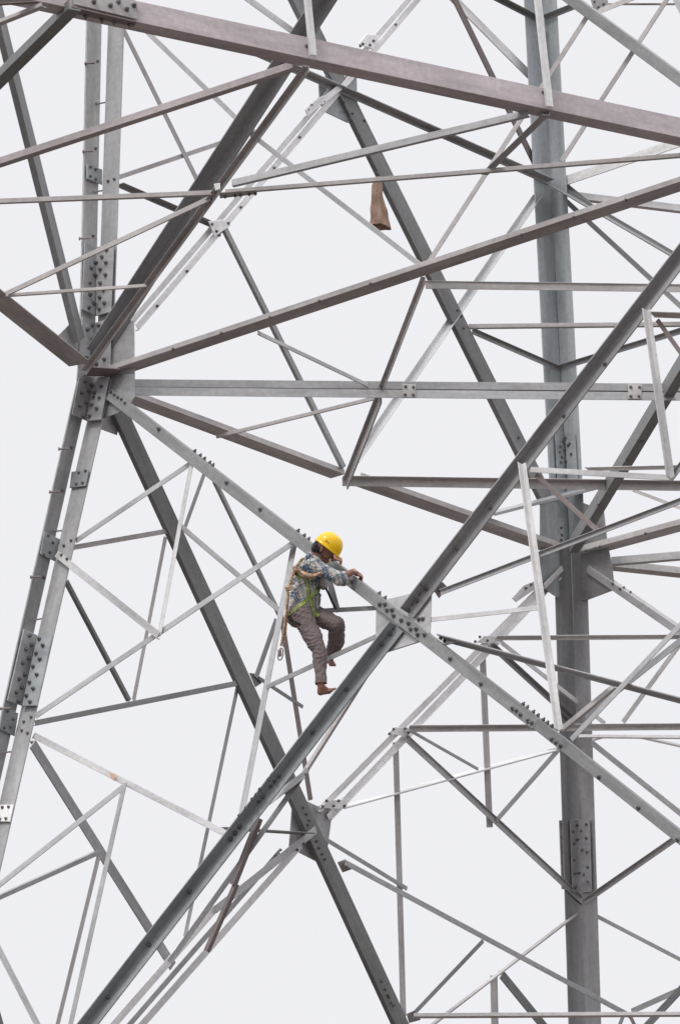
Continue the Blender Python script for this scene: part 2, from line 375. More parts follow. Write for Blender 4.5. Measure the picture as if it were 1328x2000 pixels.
# ------------------------------------------------------------------ left face, lower panel: big crossing
br1a = member('diagonal_brace', 'LNl', 1475, 309, 795, 1196, A=-19, B=17, mat='g', off=.03)
br1b = member('diagonal_brace', 'LNl', 775, 1222, -146, 2410, A=-19, B=17, mat='u', off=.03)
bolts(br1a, 'A', [(1181, 711), (1101, 812), (1019, 911), (958, 992), (893, 1072), (833, 1151), (819, 1160), (815, 1174), (804, 1180), (799, 1193)])
bolts(br1b, 'A', [(767, 1228), (763, 1239), (752, 1246), (747, 1259), (736, 1266), (679, 1347), (612, 1431), (546, 1516), (537, 1526), (530, 1536), (515, 1557), (506, 1566), (470, 1616), (461, 1628), (452, 1640), (372, 1742), (293, 1846), (213, 1948)])
bolts(br1b, 'B', [(531, 1512), (524, 1521), (507, 1541), (500, 1551), (492, 1560), (480, 1577), (467, 1592)], BS)
bolts(br1a, 'B', [(823, 1140)], BS)
br2a = member('diagonal_brace', 'LNl', 213, 768, 1046, 1411, A=23, B=-4, mat='d', off=.06)
br2b = member('diagonal_brace', 'LNl', 1046, 1411, 1700, 1930, A=23, B=-4, mat='d', off=.065)
bolts(br2a, 'A', [(742, 1181), (752, 1181), (756, 1192), (766, 1192), (769, 1203), (784, 1212), (798, 1218), (802, 1229), (813, 1229), (816, 1240), (829, 1240), (879, 1287), (939, 1336), (311, 838), (443, 943), (509, 995),
                  (1001, 1384), (1008, 1388), (1016, 1396), (1031, 1408), (1038, 1412), (687, 1136)])
bolts(br2b, 'A', [(1077, 1444), (1085, 1450), (1094, 1457), (1169, 1518), (1246, 1578), (1322, 1640)])
bolts(br2a, 'A', [(218, 766), (224, 771), (231, 776), (238, 780), (245, 787)], BS)
rim_bolts(br2a, [(374, 870), (385, 878), (394, 883), (405, 890), (411, 895), (574, 1028), (586, 1037), (595, 1043), (731, 1152), (742, 1161), (750, 1167), (1011, 1369), (1019, 1375), (1031, 1384), (1040, 1391)])
rim_bolts(br2b, [(1052, 1397), (1060, 1403), (1068, 1410), (848, 1243)])
plate('gusset_plate', 'LNl', [(734, 1186), (757, 1170), (797, 1160), (842, 1152), (839, 1236), (819, 1253), (753, 1274), (733, 1242)], off=.02, th=.016, mat='g',
      label='large bolted gusset plate where the two main braces cross', bl=[(818, 1210), (826, 1209)])
# bracket and strut right of the crossing
plate('gusset_plate', 'LNl', [(846, 1153), (863, 1136), (873, 1146), (856, 1168)], off=-.02, mat='k', bl=[(858, 1153)], me=BS)
member('strut', 'LNl', 862, 1156, 1480, 920, A=9, B=-4, mat='g', off=.10)
member('strut', 'LNl', 1019, 908, 1091, 1428, A=-9, B=8, mat='q', off=.17)
member('strut', 'LNl', 1262, 608, 1309, 936, A=-9, B=8, mat='q', off=.17)
member('strut', 'LNl', 1036, 917, 1311, 933, A=11, mat='q', off=.12)
member('strut', 'LNl', 1148, 916, 1480, 909, A=4, B=-5, mat='q', off=.05)
member('strut', 'LNl', 1308, 936, 1420, 790, A=9, B=-4, mat='m', off=.12)
member('strut', 'LNl', 1045, 927, 1167, 1037, A=10, mat='k', off=.09)
member('strut', 'LRl', 966, 1002, 1200, 942, A=6, B=-5, mat='m', off=.2)
member('strut', 'ROu', 1235, 957, 1480, 1050, A=7, mat='b')
member('strut', 'LNl', 1278, 614, 1480, 622, A=4, B=-9, mat='b', off=.0)
member('strut', 'LNl', 1282, 624, 1400, 790, A=9, mat='k', off=-.02)
member('strut', 'LNl', 840, 1210, 1058, 1186, A=9, mat='q', off=.0)
member('strut', 'LNl', 873, 1249, 1480, 1408, A=6, B=-7, mat='g', off=-.1)
plate('gusset_plate', 'LNl', [(848, 1250), (870, 1243), (888, 1255), (862, 1262)], off=-.06, mat='l', bl=[(868, 1252)], me=BS)
member('strut', 'LNl', 1480, 1060, 1114, 1445, A=10, mat='g', off=.08)
plate('rust_patch', 'LNl', [(214, 1508), (225, 1513), (224, 1526), (217, 1520)], off=.012, th=.001, mat='r', label='small orange rust patch on a pale strut')
# light redundants on the left face
member('strut', 'LNl', 150, 1055, 372, 905, A=9, mat='g')
member('strut', 'LNl', 378, 884, 311, 1240, A=8, mat='q', off=.04)
r4 = member('strut', 'LNl', 110, 1081, 309, 1240, A=14, mat='q', off=.07)
bolts(r4, 'A', [(121, 1084), (132, 1092)], BS)
member('strut', 'LNl', 72, 1397, 572, 1060, A=10, mat='g', off=.02)
member('strut', 'LNl', 66, 1436, 455, 1635, A=13, mat='q', off=-.02)
member('strut', 'LNl', -80, 1791, 245, 1533, A=10, mat='g', off=.02)
member('strut', 'LNl', 244, 1528, 100, 2170, A=9, mat='g', off=.03)
member('strut', 'LNl', -50, 1760, 150, 2150, A=12, mat='g')
member('strut', 'LNl', 578, 1043, 468, 1608, A=11, mat='g', off=-.05)
member('strut', 'LNl', 522, 1341, 742, 1239, A=9, mat='g', off=-.03)
member('strut', 'LNl', 620, 1193, 736, 1187, A=9, mat='m', off=-.02)
member('strut', 'LNl', 632, 1095, 657, 1188, A=12, mat='m', off=-.03)
member('strut', 'LNl', 742, 1276, 594, 1510, A=7, B=-5, mat='b', off=-.12)
member('strut', 'LNl', 592, 1514, 512, 1575, A=12, mat='q', off=-.05)
member('strut', 'LNl', 600, 1502, 330, 1880, A=10, mat='g', off=-.1)
member('loose_angle', 'LNl', 507, 1598, 456, 1728, A=8, B=-8, mat='k', off=-.06)
member('loose_angle', 'LNl', 462, 1726, 404, 1858, A=7, B=-7, mat='k', off=-.08)

# ------------------------------------------------------------------ back-left face, lower panel
dbr = member('diagonal_brace', 'LRl', 232, 805, 1185, 2880, A=-26, B=8, mat='d', off=.03)
bolts(dbr, 'A', [(592, 1577), (598, 1590), (604, 1602), (601, 1611), (618, 1643), (623, 1656), (629, 1668), (634, 1678), (745, 1917), (752, 1932), (760, 1948), (768, 1964), (757, 1944), (764, 1958)], BS)
lb1 = member('diagonal_brace', 'LRl', 1096, 1108, 628, 1578, A=-12, mat='l')
lb2 = member('diagonal_brace', 'LRl', 1088, 1128, 640, 1600, A=10, B=-5, mat='l', off=-.03)
lb3 = member('diagonal_brace', 'LRl', 585, 1650, 198, 2090, A=13, B=4, mat='l', off=-.03)
lb4 = member('diagonal_brace', 'LRl', 545, 1666, 190, 2075, A=10, mat='m', off=-.01)
lb5 = member('diagonal_brace', 'LRl', 616, 1622, 420, 1778, A=14, mat='g', off=.08)
lb6 = member('diagonal_brace', 'LRl', 420, 1776, 150, 2085, A=14, mat='l', off=.05)
bolts(lb5, 'A', [(593, 1648), (580, 1660)], BS); bolts(lb1, 'A', [(547, 1660), (538, 1670)], BS)
plate('gusset_plate', 'LRl', [(572, 1562), (565, 1655), (625, 1686), (640, 1660), (648, 1597), (650, 1580), (620, 1574), (590, 1560)], off=-.04, mat='m',
      label='gusset plate where the back face braces cross')
member('strut', 'LRl', 418, 1616, 592, 1627, A=4, B=-4, mat='d', off=.05)
plate('tie_plate', 'LRl', [(755, 1435), (770, 1420), (795, 1420), (801, 1428), (795, 1437)], off=.03, mat='l', bl=[(768, 1424), (790, 1423), (760, 1433), (797, 1431)], me=BS)
plate('tie_plate', 'LRl', [(625, 1578), (640, 1563), (672, 1562), (680, 1572), (665, 1580)], off=.03, mat='l', bl=[(637, 1564), (661, 1564), (630, 1575), (651, 1574), (672, 1574)], me=BS)
plate('tie_plate', 'LRl', [(930, 1255), (945, 1242), (968, 1241), (972, 1252), (955, 1257)], off=.03, mat='l', bl=[(936, 1244), (951, 1251), (927, 1253), (972, 1249)], me=BS)
plate('tie_plate', 'LRl', [(1000, 1168), (1022, 1144), (1046, 1134), (1066, 1132), (1066, 1142), (1040, 1154), (1008, 1176)], off=.03, mat='l', bl=[(1026, 1149), (1036, 1142), (1060, 1138)], me=BS)
member('strut', 'LRl', 145, 1069, 346, 1034, A=10, mat='b', off=.01)
member('strut', 'LRl', 352, 1026, 546, 1192, A=10, mat='l', off=.02)
member('strut', 'LRl', 401, 922, 362, 1030, A=7, mat='g', off=.01)
member('strut', 'LRl', 324, 1050, 262, 1368, A=7, mat='b', off=.0)
member('strut', 'LRl', 130, 1136, 253, 1370, A=-6, B=6, mat='d')
member('strut', 'LRl', 70, 1412, 477, 1332, A=11, mat='m', off=.02)
member('strut', 'LRl', 64, 1450, 337, 1884, A=17, mat='m', off=.0)
member('strut', 'LRl', -80, 1788, 198, 1662, A=9, B=-3, mat='m', off=.02)
member('strut', 'LRl', 195, 1668, 75, 2160, A=8, mat='b')
member('strut', 'LRl', -30, 1880, 50, 2160, A=8, mat='d')
member('strut', 'LRl', 464, 1345, 362, 1830, A=7, mat='g', off=-.02)
member('strut', 'LRl', 420, 941, 550, 1209, A=-6, B=5, mat='m')
member('strut', 'LRl', 549, 1195, 607, 1562, A=9, mat='k', off=.02)
member('strut', 'LRl', 540, 1212, 500, 1325, A=9, mat='m', off=.01)
member('strut', 'LRl', 506, 1324, 591, 1380, A=7, mat='d', off=.02)
plate('gusset_plate', 'LRl', [(488, 1314), (502, 1316), (512, 1334), (500, 1342)], off=.0, mat='d')

# ------------------------------------------------------------------ hip and right-hand members
member('strut', 'H2', 969, 1246, 1460, 1243, A=-4, B=6, mat='q')
member('horizontal_beam', 'H3', 798, 1423, 1480, 1418, A=-5, B=9, mat='q')
member('strut', 'H3', 1130, 1438, 1480, 1441, A=2, B=-6, mat='l', off=.15)
member('strut', 'LRl', 958, 1258, 1116, 1403, A=9, B=-5, mat='m', off=.02)
member('strut', 'LRl', 977, 1253, 1180, 1412, A=8, mat='l', off=.08)  # sun glint painted by the near-white steel
member('strut', 'LRl', 672, 1576, 1088, 1463, A=3, B=-6, mat='q', off=.03)  # pale steel stands in for sunlight glinting on this strut
member('strut', 'LRl', 1086, 1464, 1190, 1434, A=3, B=-6, mat='b', off=.0)
member('strut', 'LRl', 790, 1438, 1138, 1760, A=11, B=-3, mat='g', off=.0)
member('strut', 'ROl', 1141, 1761, 1480, 1525, A=10, B=-3, mat='g')
member('strut', 'LRl', 798, 1425, 933, 1502, A=6, mat='m', off=.1)
member('strut', 'LRl', 943, 1278, 957, 1616, A=11, mat='b', off=-.03)
member('strut', 'LRl', 773, 1450, 788, 1985, A=11, mat='b', off=-.03)
member('strut', 'LRl', 1090, 1465, 968, 1604, A=9, mat='g', off=.02)
member('strut', 'ROl', 1154, 1450, 1480, 1710, A=11, mat='g')
member('strut', 'ROl', 1242, 1437, 1480, 1490, A=4, B=-4, mat='b')
member('strut', 'LNl', 1480, 1130, 1140, 1400, A=12, mat='m', off=-.3)
member('strut', 'LNl', 1199, 1341, 1099, 1424, A=9, B=-5, mat='b', off=-.15)
member('strut', 'ROl', 1420, 1130, 1215, 1411, A=9, mat='l', off=.0)  # sunlit glint put into the strut's very pale colour
member('strut', 'LRl', 674, 1684, 1228, 1983, A=10, mat='g', off=.05, pb='ROl', offb=.3)
member('strut', 'LRl', 625, 1632, 794, 1735, A=8, mat='m', off=.02)
plate('gusset_plate', 'LRl', [(660, 1684), (676, 1678), (687, 1698), (670, 1704)], off=.0, mat='k', bl=[(678, 1690)], me=BS)
plate('gusset_plate', 'LRl', [(795, 1980), (812, 1973), (822, 1992), (800, 1998)], off=.0, mat='k')
member('strut', 'LRl', 812, 1976, 945, 1836, A=8, mat='m', off=.03)
member('strut', 'LRl', 820, 2020, 1129, 1782, A=3, B=-5, mat='b', off=.03)
member('strut', 'ROl', 1156, 1785, 1480, 1953, A=8, mat='m')
member('strut', 'H4', 808, 1984, 1480, 1980, A=4, B=-7, mat='q', off=.1)
member('strut', 'LRl', 965, 1905, 969, 2100, A=13, mat='b', off=-.03)
member('strut', 'LRl', 978, 1900, 1120, 2075, A=15, mat='d', off=-.02)
member('strut', 'ROl', 1233, 1975, 1480, 1864, A=11, mat='g')
member('strut', 'ROl', 1200, 2070, 1480, 1770, A=14, mat='d', off=.03)
member('strut', 'ROl', 1216, 1984, 1190, 2050, A=7, mat='g')
member('strut', 'ROl', 1229, 1984, 1262, 2050, A=7, mat='k')
# right corner node
plate('gusset_plate', 'LRl', [(1055, 988), (1054, 1143), (1080, 1162), (1092, 1168), (1092, 985), (1070, 975)], off=.03, mat='u')
plate('gusset_plate', 'ROl', [(1133, 980), (1178, 997), (1185, 1060), (1195, 1110), (1199, 1152), (1146, 1172), (1133, 1172)], off=.03, mat='m')
plate('splice_plate', 'LRu', [(1085, 1012), (1100, 1012), (1102, 1070), (1088, 1078)], off=.06, mat='g', bl=[(1095, 1031), (1096, 1045), (1095, 1055)], me=BS)
rb = member('diagonal_brace', 'ROl', 1146, 1108, 1480, 1338, A=14, B=-6, mat='g', off=.06)
rim_bolts(rb, [(1214, 1143), (1227, 1152)], BS)
bolts(rb, 'A', [(1196, 1140), (1210, 1150)], BS)
member('horizontal_beam', 'H', 1193, 1097, 1480, 1073, A=4, B=-15, mat='q', off=-.02)
member('horizontal_beam', 'H', 1193, 1104, 1480, 1134, A=9, B=-13, mat='b', off=-.14)
bolts(rob, 'B', [(1144, 1076), (1153, 1074), (1162, 1071), (1171, 1068), (1260, 1042)], BS)
# right leg splices
plate('splice_plate', 'LRu', [(1084, 848), (1101, 845), (1106, 935), (1089, 938)], off=.03, mat='u', bl=[(1093, 872), (1092, 882), (1096, 893), (1094, 903), (1098, 862)], me=BS)
plate('splice_plate', 'ROu', [(1102, 845), (1122, 847), (1127, 937), (1107, 935)], off=.03, mat='u', bl=[(1104, 856), (1112, 866), (1103, 878), (1115, 887), (1105, 901), (1109, 870)], me=BS)
plate('splice_plate', 'ROu', [(1125, 843), (1130, 843), (1133, 938), (1128, 938)], off=-.05, mat='k')
plate('splice_plate', 'LRl', [(1092, 1602), (1101, 1602), (1106, 1738), (1097, 1736)], off=-.1, mat='b', bl=[(1097, 1610), (1098, 1636), (1100, 1663), (1101, 1692), (1102, 1718)], me=BS)
plate('splice_plate', 'LRl', [(1113, 1602), (1129, 1600), (1134, 1744), (1118, 1744)], off=.03, mat='m', bl=[(1118, 1624), (1120, 1648), (1120, 1680), (1122, 1706), (1122, 1734), (1126, 1612), (1127, 1640), (1130, 1705)], me=BS)
plate('splice_plate', 'ROl', [(1130, 1600), (1151, 1602), (1155, 1742), (1135, 1744)], off=.03, mat='m', bl=[(1144, 1610), (1144, 1637), (1145, 1664), (1147, 1694), (1147, 1722), (1134, 1623), (1136, 1660), (1139, 1708)], me=BS)
plate('splice_plate', 'ROl', [(1155, 1600), (1160, 1600), (1164, 1740), (1159, 1740)], off=-.05, mat='k')
member('diagonal_brace', 'LRl', 1097, 1111, 1062, 1146, A=9, mat='l', off=.08)

# ------------------------------------------------------------------ left corner node, splices and battens
plate('gusset_plate', 'V', [(110, 660), (138, 632), (163, 640), (163, 716), (150, 706)], off=-.05, mat='m')
plate('gusset_plate', 'LNu', [(214, 622), (262, 626), (263, 735), (214, 735)], off=.0, mat='g')
plate('gusset_plate', 'LNl', [(212, 730), (263, 730), (263, 776), (247, 801), (199, 818)], off=.02, mat='m')
plate('gusset_plate', 'LRl', [(200, 812), (238, 800), (230, 850), (198, 838)], off=-.02, mat='m')
plate('splice_plate', 'LRu', [(167, 474), (189, 483), (190, 617), (161, 604)], off=.07, mat='g', bl=[(186, 513), (178, 523), (185, 538), (176, 552), (176, 576), (183, 592), (174, 601), (172, 566)])
plate('splice_plate', 'LNu', [(187, 483), (223, 474), (217, 609), (188, 617)], off=.07, mat='g', bl=[(209, 488), (200, 502), (208, 513), (197, 526), (207, 537), (197, 553), (196, 581), (205, 592), (195, 604), (203, 566)])
plate('splice_plate', 'LRu', [(162, 618), (189, 630), (187, 744), (151, 744)], off=.05, mat='g', bl=[(171, 644), (180, 635), (180, 663), (179, 690), (168, 699)])
plate('splice_plate', 'LNu', [(187, 630), (218, 620), (214, 744), (182, 744)], off=.05, mat='g', bl=[(194, 636), (207, 648), (194, 664), (205, 702), (190, 711), (197, 690)])
plate('splice_plate', 'LRl', [(156, 736), (186, 736), (171, 822), (142, 810)], off=.08, mat='m', bl=[(166, 745), (160, 767), (173, 763), (168, 786), (156, 792), (162, 812), (178, 752)])
plate('splice_plate', 'LNl', [(182, 736), (213, 736), (198, 820), (168, 822)], off=.08, mat='m', bl=[(199, 755), (186, 767), (195, 777), (181, 790), (190, 798), (176, 813), (184, 775)])
plate('splice_plate', 'LRl', [(48, 1228), (75, 1241), (45, 1379), (16, 1368)], off=.07, mat='g', bl=[(58, 1241), (61, 1260), (51, 1268), (56, 1286), (45, 1295), (48, 1317), (38, 1326), (42, 1343), (32, 1352), (36, 1370)])
plate('splice_plate', 'LNl', [(73, 1241), (103, 1240), (73, 1378), (43, 1379)], off=.07, mat='u', bl=[(78, 1248), (85, 1261), (72, 1276), (79, 1288), (66, 1302), (73, 1318), (59, 1333), (66, 1345), (53, 1359), (60, 1371)])
plate('batten_plate', 'LRu', [(171, 320), (201, 331), (201, 361), (171, 349)], off=.05, mat='u', bl=[(177, 326), (187, 331), (177, 344), (187, 350)], me=BS)
bolts(ll[1], 'A', [(212, 354), (224, 350)], BS)
plate('batten_plate', 'LNl', [(140, 921), (174, 917), (168, 949), (136, 953)], off=.05, mat='u', bl=[(155, 923), (168, 920), (150, 945), (162, 943)], me=BS)
plate('batten_plate', 'LRl', [(88, 1038), (120, 1054), (112, 1098), (80, 1082)], off=.05, mat='u', bl=[(95, 1046), (104, 1060), (98, 1079), (87, 1082)], me=BS)
bolts(ll[3], 'A', [(140, 1056), (126, 1066)], BS)
plate('batten_plate', 'LRl', [(8, 1382), (37, 1393), (30, 1438), (0, 1424)], off=.05, mat='u', bl=[(26, 1405), (9, 1421), (21, 1420), (15, 1389)], me=BS)
bolts(ll[3], 'A', [(62, 1401), (48, 1410), (44, 1427), (55, 1432)], BS)
plate('batten_plate', 'LNl', [(-12, 1572), (27, 1571), (20, 1605), (-18, 1604)], off=.05, mat='l', bl=[(6, 1577), (18, 1576), (1, 1600), (13, 1599)], me=BS)
def peg(px, m, ln=-.13, r=.009):
    a = pt(px, (m.a, m.n), 0); rod('step_bolt', a + Vector((.09, 0, 0)), a, r, 'k', m.o)
for p in ((167, 124), (163, 296), (156, 466)): peg(p, ll[0])
for p in ((116, 877), (98, 961), (61, 1127), (2, 1384)): peg(p, ll[2])
def peg2(p, q, m):
    a = pt(p, (m.a, m.n), .03); b = pt(q, (m.a, m.n), .03); rod('step_bolt', a, b, .007, 'k', m.o)
for p, q, m in (((207, 200), (189, 203), ll[0]), ((202, 372), (184, 375), ll[0]), ((124, 1036), (105, 1038), ll[2]), ((86, 1208), (66, 1211), ll[2]), ((26, 1468), (5, 1470), ll[2])): peg2(p, q, m)
bolts(ll[0], 'A', [(191, 120), (187, 290), (182, 461)], BS)
bolts(ll[2], 'A', [(140, 874), (122, 958), (86, 1128)], BS)

# ------------------------------------------------------------------ the worker
REF = pt((620, 1150), PL['LNl']); ZR = (REF-CAM).dot(fw)
def q3(x, y, d=0.0):
    """point seen at x, y standing d metres nearer than the face of the tower beside the worker"""
    r = ray((x, y)); return CAM + r*((ZR-d)/r.dot(fw))
PX = 1/228.0
DG = bpy.context.evaluated_depsgraph_get
_b = bmesh.new(); bmesh.ops.create_icosphere(_b, subdivisions=2, radius=1); ICOV = [v.co.copy() for v in _b.verts]; _b.free()
def blob_mesh(name, parts, voxel, smooth=4, disp=None):
    V_, F_ = [], []
    for p in parts:
        hb = bmesh.new()
        for (c, r) in p:
            r = r if isinstance(r, tuple) else (r, r, r)
            for q in ICOV: hb.verts.new(Vector((q.x*r[0], q.y*r[1], q.z*r[2])) + c)
        bmesh.ops.convex_hull(hb, input=hb.verts[:])
        hb.verts.index_update(); k = len(V_)
        V_ += [v.co.copy() for v in hb.verts]; F_ += [tuple(k+v.index for v in f.verts) for f in hb.faces]; hb.free()
    bm = bmesh.new(); tm0 = bpy.data.meshes.new('t'); tm0.from_pydata(V_, [], F_); bm.from_mesh(tm0); bpy.data.meshes.remove(tm0)
    me = bpy.data.meshes.new(name+'_tmp'); bm.to_mesh(me); bm.free()
    o = bpy.data.objects.new(name+'_tmp', me); COL.objects.link(o)
    m = o.modifiers.new('r', 'REMESH'); m.mode = 'VOXEL'; m.voxel_size = voxel
    m2 = o.modifiers.new('s', 'SMOOTH'); m2.iterations = smooth; m2.factor = .5
    dg = DG(); dg.update(); ev = o.evaluated_get(dg); out_me = bpy.data.meshes.new_from_object(ev)
    bpy.data.objects.remove(o); bpy.data.meshes.remove(me)
    out_me.name = name
    if disp:
        nrm = [v.normal.copy() for v in out_me.vertices]
        for v, n in zip(out_me.vertices, nrm): v.co = v.co + n*disp(v.co, n)
    for f in out_me.polygons: f.use_smooth = True
    return out_me
def thing(name, label, cat, loc, group=None):
    o = bpy.data.objects.new(name, None); COL.objects.link(o); o.location = loc; o.empty_display_size = .3
    o['label'] = label; o['category'] = cat; MW[o.name] = Matrix.Translation(loc)
    if group: o['group'] = group
    return o
MAN = thing('person', 'barefoot worker in yellow hard hat and plaid shirt leaning over a tower brace', 'person', q3(620, 1350, .5))
def add(name, me, mat, parent):
    """mesh given in world coordinates, re-based on its parent"""
    org = MW[parent.name].translation
    for v in me.vertices: v.co -= org
    return link(name, me, mat, parent, Matrix.Translation(org))
def cloth_mat(name, col, rough=.85, bscale=60, var=.12, cs=9):
    m = bpy.data.materials.new(name); m.use_nodes = True; t = m.node_tree; p = t.nodes['Principled BSDF']
    tc = nn(t, 'ShaderNodeTexCoord'); n = nn(t, 'ShaderNodeTexNoise'); n.inputs['Scale'].default_value = cs; n.inputs['Detail'].default_value = 6
    t.links.new(tc.outputs['Object'], n.inputs['Vector'])
    r = nn(t, 'ShaderNodeMapRange'); r.inputs['To Min'].default_value = 1-var*2; r.inputs['To Max'].default_value = 1+var*2
    v = nn(t, 'ShaderNodeVectorMath', operation='SCALE'); v.inputs[0].default_value = col
    t.links.new(n.outputs['Fac'], r.inputs['Value']); t.links.new(r.outputs[0], v.inputs['Scale']); t.links.new(v.outputs[0], p.inputs['Base Color'])
    b = nn(t, 'ShaderNodeTexNoise'); b.inputs['Scale'].default_value = bscale; b.inputs['Detail'].default_value = 3; t.links.new(tc.outputs['Object'], b.inputs['Vector'])
    bp = nn(t, 'ShaderNodeBump'); bp.inputs['Strength'].default_value = .5; bp.inputs['Distance'].default_value = .006
    t.links.new(b.outputs['Fac'], bp.inputs['Height']); t.links.new(bp.outputs[0], p.inputs['Normal']); p.inputs['Roughness'].default_value = rough
    return m
def plaid_mat():
    m = cloth_mat('plaid_cotton', (.6, .53, .49)); t = m.node_tree; p = t.nodes['Principled BSDF']
    tc = nn(t, 'ShaderNodeTexCoord'); dn = nn(t, 'ShaderNodeTexNoise'); dn.inputs['Scale'].default_value = 7; dn.inputs['Detail'].default_value = 2
    t.links.new(tc.outputs['Object'], dn.inputs['Vector'])
    sep = nn(t, 'ShaderNodeSeparateXYZ'); ds = nn(t, 'ShaderNodeSeparateColor')
    t.links.new(tc.outputs['Object'], sep.inputs[0]); t.links.new(dn.outputs['Color'], ds.inputs[0])
    def band(expr_x, expr_y, expr_z, ch, freq, stops):
        a = nn(t, 'ShaderNodeMath', operation='MULTIPLY'); a.inputs[1].default_value = expr_x; t.links.new(sep.outputs['X'], a.inputs[0])
        b = nn(t, 'ShaderNodeMath', operation='MULTIPLY_ADD'); b.inputs[1].default_value = expr_y; t.links.new(sep.outputs['Y'], b.inputs[0]); t.links.new(a.outputs[0], b.inputs[2])
        c = nn(t, 'ShaderNodeMath', operation='MULTIPLY_ADD'); c.inputs[1].default_value = expr_z; t.links.new(sep.outputs['Z'], c.inputs[0]); t.links.new(b.outputs[0], c.inputs[2])
        d = nn(t, 'ShaderNodeMath', operation='MULTIPLY_ADD'); d.inputs[1].default_value = .055; t.links.new(ds.outputs[ch], d.inputs[0]); t.links.new(c.outputs[0], d.inputs[2])
        e = nn(t, 'ShaderNodeMath', operation='MULTIPLY'); e.inputs[1].default_value = freq; t.links.new(d.outputs[0], e.inputs[0])
        f = nn(t, 'ShaderNodeMath', operation='FRACT'); t.links.new(e.outputs[0], f.inputs[0])
        r = nn(t, 'ShaderNodeValToRGB'); t.links.new(f.outputs[0], r.inputs[0]); r.color_ramp.interpolation = 'CONSTANT'
        el = r.color_ramp.elements
        el[0].position = 0; el[0].color = (*stops[0][1], 1); el[1].position = stops[1][0]; el[1].color = (*stops[1][1], 1)
        for q, cc in stops[2:]:
            k = el.new(q); k.color = (*cc, 1)
        return r
    W_, B_, K_, T_ = (.95, .93, .9), (.22, .33, .46), (.18, .18, .2), (.52, .64, .61)
    r1 = band(.9, .5, .35, 0, 10.5, [(0, W_), (.26, B_), (.36, W_), (.40, B_), (.56, W_), (.62, K_), (.66, W_), (.84, T_)])
    r2 = band(-.35, .1, .95, 1, 9.5, [(0, W_), (.30, T_), (.36, W_), (.44, K_), (.49, W_), (.55, B_), (.70, W_)])
    mx = nn(t, 'ShaderNodeMix', data_type='RGBA', blend_type='MULTIPLY'); mx.inputs['Factor'].default_value = .85
    t.links.new(r1.outputs[0], mx.inputs['A']); t.links.new(r2.outputs[0], mx.inputs['B'])
    m2 = nn(t, 'ShaderNodeMix', data_type='RGBA', blend_type='MULTIPLY'); m2.inputs['Factor'].default_value = 1; m2.inputs['B'].default_value = (.60, .57, .575, 1)
    t.links.new(mx.outputs['Result'], m2.inputs['A']); t.links.new(m2.outputs['Result'], p.inputs['Base Color'])
    return m
SKIN = cloth_mat('brown_skin', (.27, .125, .085), rough=.5, bscale=90, var=.08)
SOLE = None
TRO = cloth_mat('grey_brown_cotton', (.19, .15, .148), bscale=45)
PLAID = plaid_mat()
GREEN = cloth_mat('green_webbing', (.26, .32, .09), rough=.7, bscale=140, var=.2)
BLACK = plain('black_webbing', (.02, .02, .025), .7)
HAIR = plain('black_hair', (.012, .011, .012), .6)
ROPE = cloth_mat('orange_brown_rope', (.55, .38, .26), bscale=120, var=.75, cs=55)
YEL = cloth_mat('yellow_plastic', (.97, .60, .003), rough=.22, bscale=6, var=.06, cs=14); YEL.node_tree.nodes['Bump'].inputs['Strength'].default_value = .05
DARKM = plain('dark_print', (.10, .08, .02), .6)
STL = plain('hook_steel', (.45, .38, .38), .35); STL.node_tree.nodes['Principled BSDF'].inputs['Metallic'].default_value = .6

# joints
hipN, kneeN, ankN = q3(588, 1198, .33), q3(624, 1270, .50), q3(627, 1341, .62)
hipF, kneeF, ankF = q3(606, 1198, .16), q3(658, 1220, .34), q3(644, 1284, .12)
pel = q3(592, 1195, .25); wai = q3(592, 1168, .22); che = q3(603, 1125, .22); nek = q3(613, 1094, .22)
shN, elN, wrN = q3(617, 1108, .36), q3(661, 1129, .46), q3(690, 1116, .34)
shF, elF, wrF = q3(610, 1098, .06), q3(632, 1102, -.06), q3(650, 1093, -.02)
HX = (RT*.80 - UP*.60).normalized(); HZ = (RT*.60 + UP*.80).normalized(); HY = HZ.cross(HX)   # head: forward, up, its left side (away)
HX = (HX*.97 - fw*.10).normalized(); HY = HZ.cross(HX).normalized(); HX = HY.cross(HZ)
HC = q3(634, 1073, .25)                 # skull centre
def hd(x, y, z): return HC + HX*x + HY*y + HZ*z
def cap(*a): return [(a[i], a[i+1]) for i in range(0, len(a), 2)]
